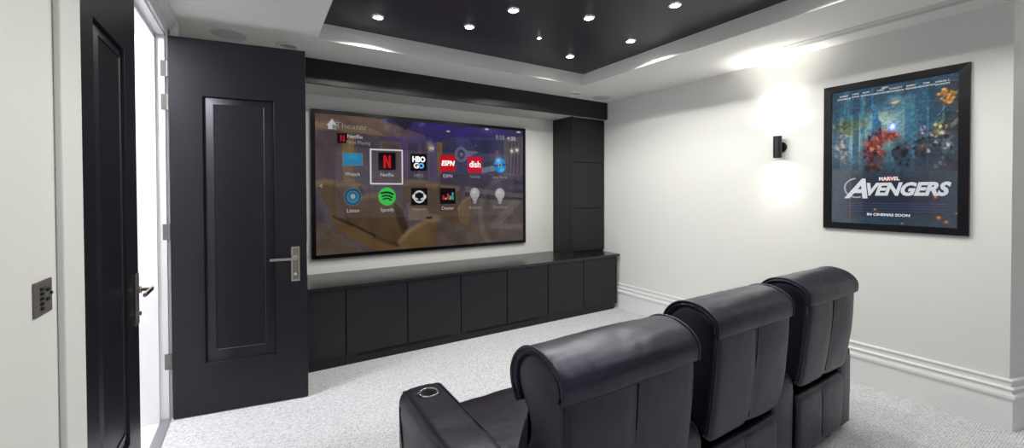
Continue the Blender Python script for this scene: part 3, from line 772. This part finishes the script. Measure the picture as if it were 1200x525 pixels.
# recess downlights
dl = [(0.789, 3.155), (1.45, 2.965), (1.589, 2.531), (2.062, 2.869), (2.144, 2.345), (2.593, 3.10), (2.78, 2.512), (2.516, 1.869),
      (1.20, 1.95), (1.95, 1.35), (2.72, 1.15), (1.25, 0.75), (2.25, 0.45), (2.7, -0.45)]  # last one is unseen, added to light the splayed wall
names8 = ['leftmost bright downlight in the dark recess, near its front left corner', 'bright downlight in the dark recess, second from the left, near the front edge',
          'bright downlight in the dark recess, upper centre behind the second one', 'smallest downlight, a tiny point in the middle of the dark recess',
          'bright downlight right of the small one, at the top centre of the recess', 'bright downlight nearest the front right corner of the recess',
          'bright downlight beside the right edge of the recess', 'bright downlight highest on the right side of the recess']
for i, (x, y) in enumerate(dl):
    small = (i == 3)
    lab = names8[i] if i < 8 else 'recess downlight behind the photographed ones, %s' % ('centre left over the seats', 'centre over the seats', 'right side beside the poster', 'left side nearer the back', 'centre right at the back', 'far right corner, unseen, added to light the splayed wall')[i-8]
    e = empty('downlight', (x, y, ZT), lab, 'ceiling light', 'star-like downlights in the dark ceiling recess')
    r = 0.014 if small else 0.032
    bm = bmesh.new(); lathe(bm, [(r, -0.001), (r, -0.005), (r*1.35, -0.004), (r*1.45, 0.0)], seg=28)
    link('trim_ring', bm, M['chrome'], e)
    bm = bmesh.new(); lathe(bm, [(0, -0.008), (r*.6, -0.007), (r, -0.003)], seg=24)
    link('lens', bm, M['lamp'], e)
    spot('lamp_light', (0, 0, -0.012), (0, 0, 0), 6 if small else 21, 152, 0.10, 0.010, (1.0, 0.99, 0.925), e)

# ceiling speakers and dimmed ring lights on the white ceiling
for x, y, lab in ((-0.160, 3.73, 'round flat ceiling speaker above the open door'), (3.685, 3.80, 'round flat ceiling speaker in the corner above the tall cupboard')):
    e = empty('ceiling_speaker', (x, y, ZC), lab, 'speaker', 'round ceiling speakers')
    bm = bmesh.new(); lathe(bm, [(0.112, 0), (0.112, -0.005), (0.118, -0.006), (0.122, 0)], seg=48); link('rim', bm, M['plastic_white'], e)
    bm = bmesh.new(); lathe(bm, [(0, -0.006), (0.08, -0.0055), (0.112, -0.003), (0.112, 0)], seg=48); link('grille', bm, M['grille'], e)
for x, y, lab in ((0.232, 3.755, 'unlit round ceiling light with white rim above the open door'), (3.26, 3.80, 'unlit round ceiling light with white rim above the bulkhead on the right')):
    e = empty('recessed_ceiling_light', (x, y, ZC), lab, 'ceiling light', 'unlit recessed ceiling lights')
    bm = bmesh.new(); lathe(bm, [(0.060, 0), (0.062, -0.012), (0.072, -0.018), (0.084, -0.012), (0.087, 0)], seg=48); link('rim', bm, M['plastic_white'], e, smooth=True)
    bm = bmesh.new(); lathe(bm, [(0, -0.004), (0.060, -0.002), (0.060, 0)], seg=40); link('lens', bm, M['dim'], e)

# linear air slot
va = empty('air_vent', (3.72, 0.9, ZC), 'long slotted white air vent in the ceiling beside the right wall', 'air vent')
M['vent'] = mat('vent_enamel', (0.62, 0.62, 0.60), 0.4); M['vent_dark'] = mat('vent_shadow', (0.03, 0.03, 0.028), 0.8)
child('frame', boxes((3.660, 3.668, -0.4, 1.70, ZC-0.004, ZC), (3.782, 3.790, -0.4, 1.70, ZC-0.004, ZC), (3.66, 3.79, 1.692, 1.70, ZC-0.004, ZC), (3.66, 3.79, -0.4, -0.392, ZC-0.004, ZC)), M['plastic_white'], va)
child('backing', boxes((3.668, 3.782, -0.392, 1.692, ZC-0.0012, ZC)), M['vent_dark'], va)
for k in range(5):
    x_ = 3.676 + k*0.0222
    bm = bmesh.new(); box(bm, x_, x_+(0.0165 if k < 2 else 0.0125), -0.39, 1.69, ZC-0.0035, ZC-0.0015)
    child('slat', bm, M['plastic_white'], va)

# hall lamp and an unseen glowing window added behind the camera
hl = empty('hall_ceiling_light', (-1.4, 2.8, 2.75), 'round flush ceiling light in the hall beyond the double door', 'ceiling light')
bm = bmesh.new(); lathe(bm, [(0, -0.05), (0.12, -0.04), (0.16, -0.01), (0.16, 0)], seg=40); link('diffuser', bm, mat('hall_diffuser', (1, 1, 1), .5, emit=((0.9, 0.9, 1), 6)), hl, smooth=True)
hp = bpy.data.lights.new('hall_lamp_light', 'POINT'); hp.energy = 95; hp.color = (0.90, 0.89, 1.0); hp.shadow_soft_size = 0.15
ho = bpy.data.objects.new('hall_lamp_light', hp); COL.objects.link(ho); ho.parent = hl; ho.location = (0, 0, -0.25)

# added window in the unseen back wall, its pane glowing to supply cool light
wn = empty('added_window_1', (1.6, YB, 1.1), 'window', 'window'); wn['kind'] = 'structure'
child('added_window_frame', boxes((0.6, 0.66, YB, YB+0.03, 0.9, 2.3), (2.94, 3.0, YB, YB+0.03, 0.9, 2.3), (0.66, 2.94, YB, YB+0.03, 0.9, 0.96), (0.66, 2.94, YB, YB+0.03, 2.24, 2.3), (1.77, 1.83, YB, YB+0.03, 0.96, 2.24)), M['trim'], wn)
child('added_window_pane', boxes((0.66, 2.94, YB+0.002, YB+0.008, 0.96, 2.24)), mat('added_window_glow', (.1, .1, .1), 0.2, emit=((0.72, 0.72, 1.0), 0.7)), wn)

# ------------------------------------------------------------------ sofa
def catmull(pts, n=8, closed=True):
    out = []; N = len(pts)
    for i in range(N):
        p0, p1, p2, p3 = (Vector(pts[(i+k-1) % N]) for k in range(4))
        for j in range(n):
            t = j/n
            out.append(0.5*((2*p1) + (-p0+p2)*t + (2*p0-5*p1+4*p2-p3)*t*t + (-p0+3*p1-3*p2+p3)*t**3))
    return out

def resample(pts, d=0.012):
    out = []
    N = len(pts)
    for i in range(N):
        a, b = pts[i], pts[(i+1) % N]; L_ = (b-a).length; k = max(1, int(L_/d))
        out += [a.lerp(b, j/k) for j in range(k)]
    return out

def loft(prof, x0, x1, r=0.03, puff=0.0, mids=18, seams=(), axis='X', wr=0.0, seed=0, pair=False):
    """pad: closed profile (y,z) extruded along x with rounded ends, bulging between seams"""
    N = len(prof)
    P = [Vector((p[0], p[1])) for p in prof]
    area = sum(P[i].x*P[(i+1) % N].y - P[(i+1) % N].x*P[i].y for i in range(N))
    sg = 1 if area > 0 else -1
    nr = []
    for i in range(N):
        t = (P[(i+1) % N]-P[i-1]).normalized(); nr.append(Vector((t.y, -t.x))*sg)
    st = []
    for k in range(7): a_ = k/6*PI/2; st.append((x0 + r*(1-math.cos(a_))*1.0 if False else x0 + r*(1-math.cos(a_)), -r*(1-math.sin(a_))))
    for k in range(1, mids): st.append((x0+r+(x1-x0-2*r)*k/mids, 0.0))
    for k in range(7): a_ = (6-k)/6*PI/2; st.append((x1 - r*(1-math.cos(a_)), -r*(1-math.sin(a_))))
    bm = bmesh.new(); rings = []
    for x, off in st:
        u = (x-x0)/(x1-x0); o2 = off
        segs = [0]+sorted(seams)+[1]
        for a_, b_ in zip(segs, segs[1:]):
            if a_ <= u <= b_:
                t = (u-a_)/(b_-a_); o2 += puff*(4*t*(1-t))**0.5
        ring = []
        for i in range(N):
            q = P[i]+nr[i]*o2
            if wr:
                nz = noise.noise(Vector((x*7+seed, q.x*9, q.y*5))) + 0.5*noise.noise(Vector((x*19+seed, q.x*17, q.y*14)))
                q = q + nr[i]*wr*nz
            ring.append(bm.verts.new((x, q.x, q.y)))
        rings.append(ring)
    for a_, b_ in zip(rings, rings[1:]):
        for i in range(N): bm.faces.new((a_[i], a_[(i+1) % N], b_[(i+1) % N], b_[i]))
    if pair:
        for rg in (rings[0], rings[-1]):
            for i in range(N//2-1): bm.faces.new((rg[i], rg[i+1], rg[N-2-i], rg[N-1-i]))
    else:
        bm.faces.new(rings[0][::-1]); bm.faces.new(rings[-1])
    return bm

def rbox(x0, x1, y0, y1, z0, z1, r=0.03, seg=5, sub=3, wr=0.0, seed=0, crown=0.0):
    bm = bmesh.new(); box(bm, x0, x1, y0, y1, z0, z1)
    bmesh.ops.bevel(bm, geom=bm.edges[:], offset=r, segments=seg, profile=0.5, affect='EDGES')
    if sub:
        big = [e for e in bm.edges if e.calc_length() > 0.10]
        bmesh.ops.subdivide_edges(bm, edges=big, cuts=8, use_grid_fill=True)
    cx, cy = (x0+x1)/2, (y0+y1)/2
    for v in bm.verts:
        u = (v.co.x-cx)/(x1-x0)*2; w = (v.co.y-cy)/(y1-y0)*2
        if v.co.z > z1-1e-4: v.co.z += crown*max(0, 1-u*u)*max(0, 1-w*w)
        if wr:
            d = Vector((noise.noise(v.co*9+Vector((seed, 0, 0))), noise.noise(v.co*9+Vector((0, seed+5, 0))), noise.noise(v.co*11+Vector((0, 0, seed+9)))))
            v.co += d*wr
    return bm

LE = M['leather']
sofa = empty('recliner_sofa', (1.9, 1.4, 0.0), 'black leather three-seat recliner sofa with a cup holder in its near arm, seen from behind', 'sofa')
SX = [(0.715, 1.335, 0.895), (1.580, 2.200, 0.975), (2.440, 3.045, 1.005)]
def back_profile(y0):
    base = [(0.0, 0.90), (0.003, 0.78), (0.020, 0.60), (0.043, 0.475), (0.070, 0.452), (0.20, 0.46), (0.235, 0.51), (0.215, 0.64), (0.176, 0.73),
            (0.180, 0.79), (0.222, 0.845), (0.245, 0.895), (0.240, 0.94), (0.212, 0.98), (0.17, 1.003), (0.12, 1.012), (0.07, 1.005), (0.025, 0.975), (0.003, 0.94)]
    return [(y0+a, b) for a, b in base]
for i, (x0, x1, y0) in enumerate(SX):
    prof = resample(catmull(back_profile(y0), 6), 0.02)
    bk = child('backrest', loft(prof, x0+0.006, x1-0.010, r=0.032, puff=0.008, seams=(0.5,), wr=0.0035, seed=i*7), LE, sofa, smooth=True)
    # headrest wrap: pad laid over the top of the back, hemmed at the rear seam
    top = [(-0.007, 0.902), (-0.010, 0.930), (-0.007, 0.958), (0.010, 0.984), (0.040, 1.006), (0.080, 1.020), (0.125, 1.024), (0.170, 1.016), (0.208, 0.996),
           (0.238, 0.966), (0.257, 0.928), (0.260, 0.893), (0.246, 0.852), (0.222, 0.826)]
    O = [Vector(top[0])]
    for k in range(len(top)-1):
        q0, q1, q2, q3 = (Vector(top[max(0, min(len(top)-1, k+d))]) for d in (-1, 0, 1, 2))
        for j in range(1, 5):
            t = j/4; O.append(0.5*((2*q1)+(q2-q0)*t+(2*q0-5*q1+4*q2-q3)*t*t+(3*q1-q0-3*q2+q3)*t**3))
    I = []
    for k, q in enumerate(O):
        t = (O[min(k+1, len(O)-1)]-O[max(k-1, 0)]).normalized(); u_ = k/(len(O)-1)
        th = 0.024*min(1.0, (0.35+u_*14))*min(1.0, 0.15+(1-u_)*8)
        I.append(q + Vector((t.y, -t.x))*th)
    prof2 = [Vector((y0+q.x, q.y)) for q in O + I[::-1]]
    bm = loft(prof2, x0-0.006, x1, r=0.014, puff=0.006, wr=0.0035, seed=30+i*5, mids=26, pair=True)
    bm.transform(Matrix.Translation(-sofa.location))
    hr = link('headrest_pad', bm, LE, bk, smooth=True)
    # piping along both side edges of the wrap and along the hem
    for xx in (x0-0.001, x1-0.005):
        pts = [(xx, y0+q.x, q.y+0.001) for q in O]
        bm = bmesh.new(); tube(bm, pts, 0.0055); bm.transform(Matrix.Translation(-sofa.location)); link('piping', bm, LE, bk, smooth=True)
    # seams on the rear face and down both rear edges
    bm = bmesh.new(); xm = (x0+x1)/2
    tube(bm, [(xm, y0-0.004+0.0, 0.90), (xm, y0+0.002, 0.78), (xm, y0+0.021, 0.60), (xm, y0+0.039, 0.48)], 0.0022, 6)
    bm.transform(Matrix.Translation(-sofa.location)); link('seam', bm, M['seam'], bk)
    for xx, s in ((x0+0.014, -1), (x1-0.018, 1)):
        bm = bmesh.new()
        tube(bm, [(xx, y0+0.008, 0.90), (xx, y0+0.012, 0.78), (xx, y0+0.030, 0.60), (xx, y0+0.050, 0.482)], 0.0045, 8)
        bm.transform(Matrix.Translation(-sofa.location)); link('piping', bm, LE, bk, smooth=True)
    # padded rear panel below the back
    pp = resample(catmull([(y0+0.055, 0.375), (y0+0.050, 0.29), (y0+0.052, 0.16), (y0+0.060, 0.075), (y0+0.10, 0.07), (y0+0.12, 0.12), (y0+0.12, 0.345), (y0+0.095, 0.388)], 5), 0.02)
    rp = child('rear_panel', loft(pp, x0+0.022, x1-0.022, r=0.022, puff=0.006, seams=(0.5,), wr=0.003, seed=60+i), LE, sofa, smooth=True)
    bm = bmesh.new(); tube(bm, [(xm, y0+0.052, 0.372), (xm, y0+0.047, 0.3), (xm, y0+0.05, 0.1)], 0.002, 6)
    bm.transform(Matrix.Translation(-sofa.location)); link('seam', bm, M['seam'], rp)
    lp = resample(catmull([(y0+0.20, 0.47), (y0+0.27, 0.47), (y0+0.315, 0.52), (y0+0.30, 0.62), (y0+0.265, 0.72), (y0+0.225, 0.79), (y0+0.19, 0.79), (y0+0.185, 0.65)], 5), 0.02)
    child('lumbar_cushion', loft(lp, x0+0.035, x1-0.035, r=0.03, puff=0.006, wr=0.004, seed=90+i), LE, sofa, smooth=True)
    # seat cushion, footrest and base
    sx0, sx1 = ((0.757, 1.355), (1.577, 2.205), (2.427, 3.025))[i]
    child('seat_cushion', rbox(sx0+0.004, sx1-0.004, y0+0.26, y0+0.965, 0.335, 0.478, 0.045, 6, wr=0.006, seed=i*3, crown=0.014), LE, sofa, smooth=True)
    child('footrest', rbox(sx0+0.01, sx1-0.01, y0+0.90, y0+0.975, 0.09, 0.33, 0.025, 4, sub=0), LE, sofa, smooth=True)
    child('base', boxes((sx0, sx1, y0+0.125, y0+0.895, 0.06, 0.33)), M['seam'], sofa)
ARM = [(0.532, 0.750, 1.00, 1.868), (1.357, 1.575, 1.03, 1.87), (2.207, 2.425, 1.06, 1.90), (3.027, 3.200, 1.075, 1.92)]
for i, (x0, x1, y0, y1) in enumerate(ARM):
    bm = bmesh.new()
    prof = [(x0+0.012, 0.05), (x1-0.012, 0.05), (x1-0.004, 0.30), (x1, 0.53), (x1-0.002, 0.565), (x1-0.010, 0.587), (x1-0.020, 0.599), (x1-0.05, 0.606), ((x0+x1)/2, 0.609), (x0+0.05, 0.606),
            (x0+0.020, 0.599), (x0+0.010, 0.587), (x0+0.002, 0.565), (x0, 0.53), (x0+0.004, 0.30)]
    # side profile of the arm: rear slopes up from 0.50, the front rolls down
    stn = [(y0, -0.115, 0.018), (y0+0.006, -0.100, 0.006), (y0+0.02, -0.085, 0.0), (y0+0.08, -0.045, 0), (y0+0.18, -0.008, 0), (y0+0.30, 0, 0)]
    k_ = int((y1-0.06-y0-0.30)/0.04)
    stn += [(y0+0.30+(y1-0.06-y0-0.30)*j/k_, 0, 0) for j in range(1, k_+1)]
    for j in range(1, 9):
        a_ = j/8*PI/2; stn.append((y1-0.06+0.06*math.sin(a_), -0.030*(1-math.cos(a_)), 0.045*(1-math.cos(a_))))
    rings = []
    full = []
    for a, b in zip(prof, prof[1:]+prof[:1]):
        k2 = max(1, int(math.hypot(b[0]-a[0], b[1]-a[1])/0.04))
        full += [(a[0]+(b[0]-a[0])*j/k2, a[1]+(b[1]-a[1])*j/k2) for j in range(k2)]
    xc = (x0+x1)/2
    for y, dz, ins in stn:
        ring = []
        for x, z in full:
            zz = z + (dz*((z-0.05)/0.555) if z > 0.05 else 0); zz = max(0.05, zz)
            xx = x - ins*(1 if x > xc+0.02 else (-1 if x < xc-0.02 else 0))
            q = Vector((xx, y, zz)); nn = 0.003*noise.noise(q*8+Vector((i*4, 0, 0)))+0.0015*noise.noise(q*26)
            if z > 0.56: zz += nn*1.6
            else: xx += nn*(1 if x > xc else -1)
            ring.append(bm.verts.new((xx, y, zz)))
        rings.append(ring)
    n_ = len(full)
    for a, b in zip(rings, rings[1:]):
        for k in range(n_): bm.faces.new((a[k], a[(k+1) % n_], b[(k+1) % n_], b[k]))
    bm.faces.new(rings[0][::-1]); bm.faces.new(rings[-1])
    arm = child('armrest', bm, LE, sofa, smooth=True)
    # cup well cut into the arm
    cyx, cyy = (x0+x1)/2 + (0.003 if i == 0 else 0), y1-0.127
    cb = bmesh.new(); cyl(cb, (0, 0, 0), 0.0375, 0.16, 'Z', 48)
    cut = link('cutter_tmp', cb, LE); cut.location = (cyx, cyy, 0.585)
    md = arm.modifiers.new('cut', 'BOOLEAN'); md.object = cut; md.operation = 'DIFFERENCE'; md.solver = 'EXACT'
    dg = bpy.context.evaluated_depsgraph_get()
    dg.update()
    me = bpy.data.meshes.new_from_object(arm.evaluated_get(dg)); arm.modifiers.clear(); arm.data = me
    bpy.data.objects.remove(cut)
    bm = bmesh.new()
    lathe(bm, [(0.0372, -0.002), (0.0368, 0.003), (0.039, 0.0052), (0.0425, 0.004), (0.0440, 0.0), (0.043, -0.004), (0.0372, -0.004), (0.0372, -0.002)], (cyx, cyy, 0.6115), 48)
    bm.transform(Matrix.Translation(-sofa.location))
    ch = link('cup_holder', bm, M['chrome'], arm, smooth=True); ch['label'] = 'chrome ringed cup holder'
    bm = bmesh.new()
    lathe(bm, [(0.0, -0.070), (0.035, -0.070), (0.0368, -0.064), (0.0368, -0.001), (0.0373, -0.001), (0.0373, -0.073), (0, -0.073)], (cyx, cyy, 0.6115), 48)
    bm.transform(Matrix.Translation(-sofa.location))
    link('cup_well', bm, M['well'], arm)
    # piping along the top edges and the front
    for s, xe in ((-1, x0+0.021), (1, x1-0.021)):
        pts = []
        for y, dz, ins in stn[:-1]:
            pts.append((xe - s*ins, y, 0.599+dz))
        bm = bmesh.new(); tube(bm, pts, 0.0038, 8); bm.transform(Matrix.Translation(-sofa.location)); link('piping', bm, LE, arm, smooth=True)
    # side seam on the outer face of the end arms
    if i in (0, 3):
        xs_ = x0-0.001 if i == 0 else x1+0.001
        bm = bmesh.new(); tube(bm, [(xs_, y1-0.065, 0.55), (xs_+0.001, y1-0.085, 0.44), (xs_+0.004, y1-0.11, 0.34), (xs_+0.009, y1-0.11, 0.08)], 0.003, 6)
        tube(bm, [(xs_+0.004, y1-0.11, 0.34), (xs_+0.004, y1-0.16, 0.36), (xs_+0.004, y1-0.24, 0.34), (xs_, y0+0.15, 0.33)], 0.003, 6)
        bm.transform(Matrix.Translation(-sofa.location)); link('seam', bm, M['seam'], arm)
    for fy in (y0+0.03, y1-0.08):
        child('foot', boxes((x0+0.03 if i < 3 else x0-0.09, x0+0.09 if i < 3 else x0-0.03, fy, fy+0.05, 0.0, 0.052)), M['black_metal'], sofa)

# ------------------------------------------------------------------ world, camera, view
w = bpy.data.worlds.new('world'); scene.world = w; w.use_nodes = True
w.node_tree.nodes['Background'].inputs['Color'].default_value = (0.6, 0.62, 0.7, 1)
w.node_tree.nodes['Background'].inputs['Strength'].default_value = 0.05

yaw, pit, rol = 0.556067, -0.013434, -0.003437
fw = Vector((math.sin(yaw)*math.cos(pit), math.cos(yaw)*math.cos(pit), math.sin(pit)))
rt = Vector((math.cos(yaw), -math.sin(yaw), 0)); up = rt.cross(fw)
rt2 = math.cos(rol)*rt + math.sin(rol)*up; up2 = -math.sin(rol)*rt + math.cos(rol)*up
cd = bpy.data.cameras.new('camera'); cam = bpy.data.objects.new('camera', cd); COL.objects.link(cam)
cd.sensor_fit = 'HORIZONTAL'; cd.sensor_width = 36; cd.lens = 36*483.2/1200; cd.shift_y = (231.63-262.5)/1200
cd.clip_start = 0.02
mw = Matrix.Identity(4)
for k in range(3): mw[k][0] = rt2[k]; mw[k][1] = up2[k]; mw[k][2] = -fw[k]
mw[0][3], mw[1][3], mw[2][3] = 0, 0, 1.5
cam.matrix_world = mw
scene.camera = cam
scene.view_settings.view_transform = 'Standard'; scene.view_settings.look = 'None'
scene.view_settings.exposure = 0.17; scene.view_settings.gamma = 1.0; scene.view_settings.use_curve_mapping = False
scene.cycles.use_denoising = True
scene.cycles.max_bounces = 10; scene.cycles.diffuse_bounces = 6
scene.cycles.sample_clamp_indirect = 6
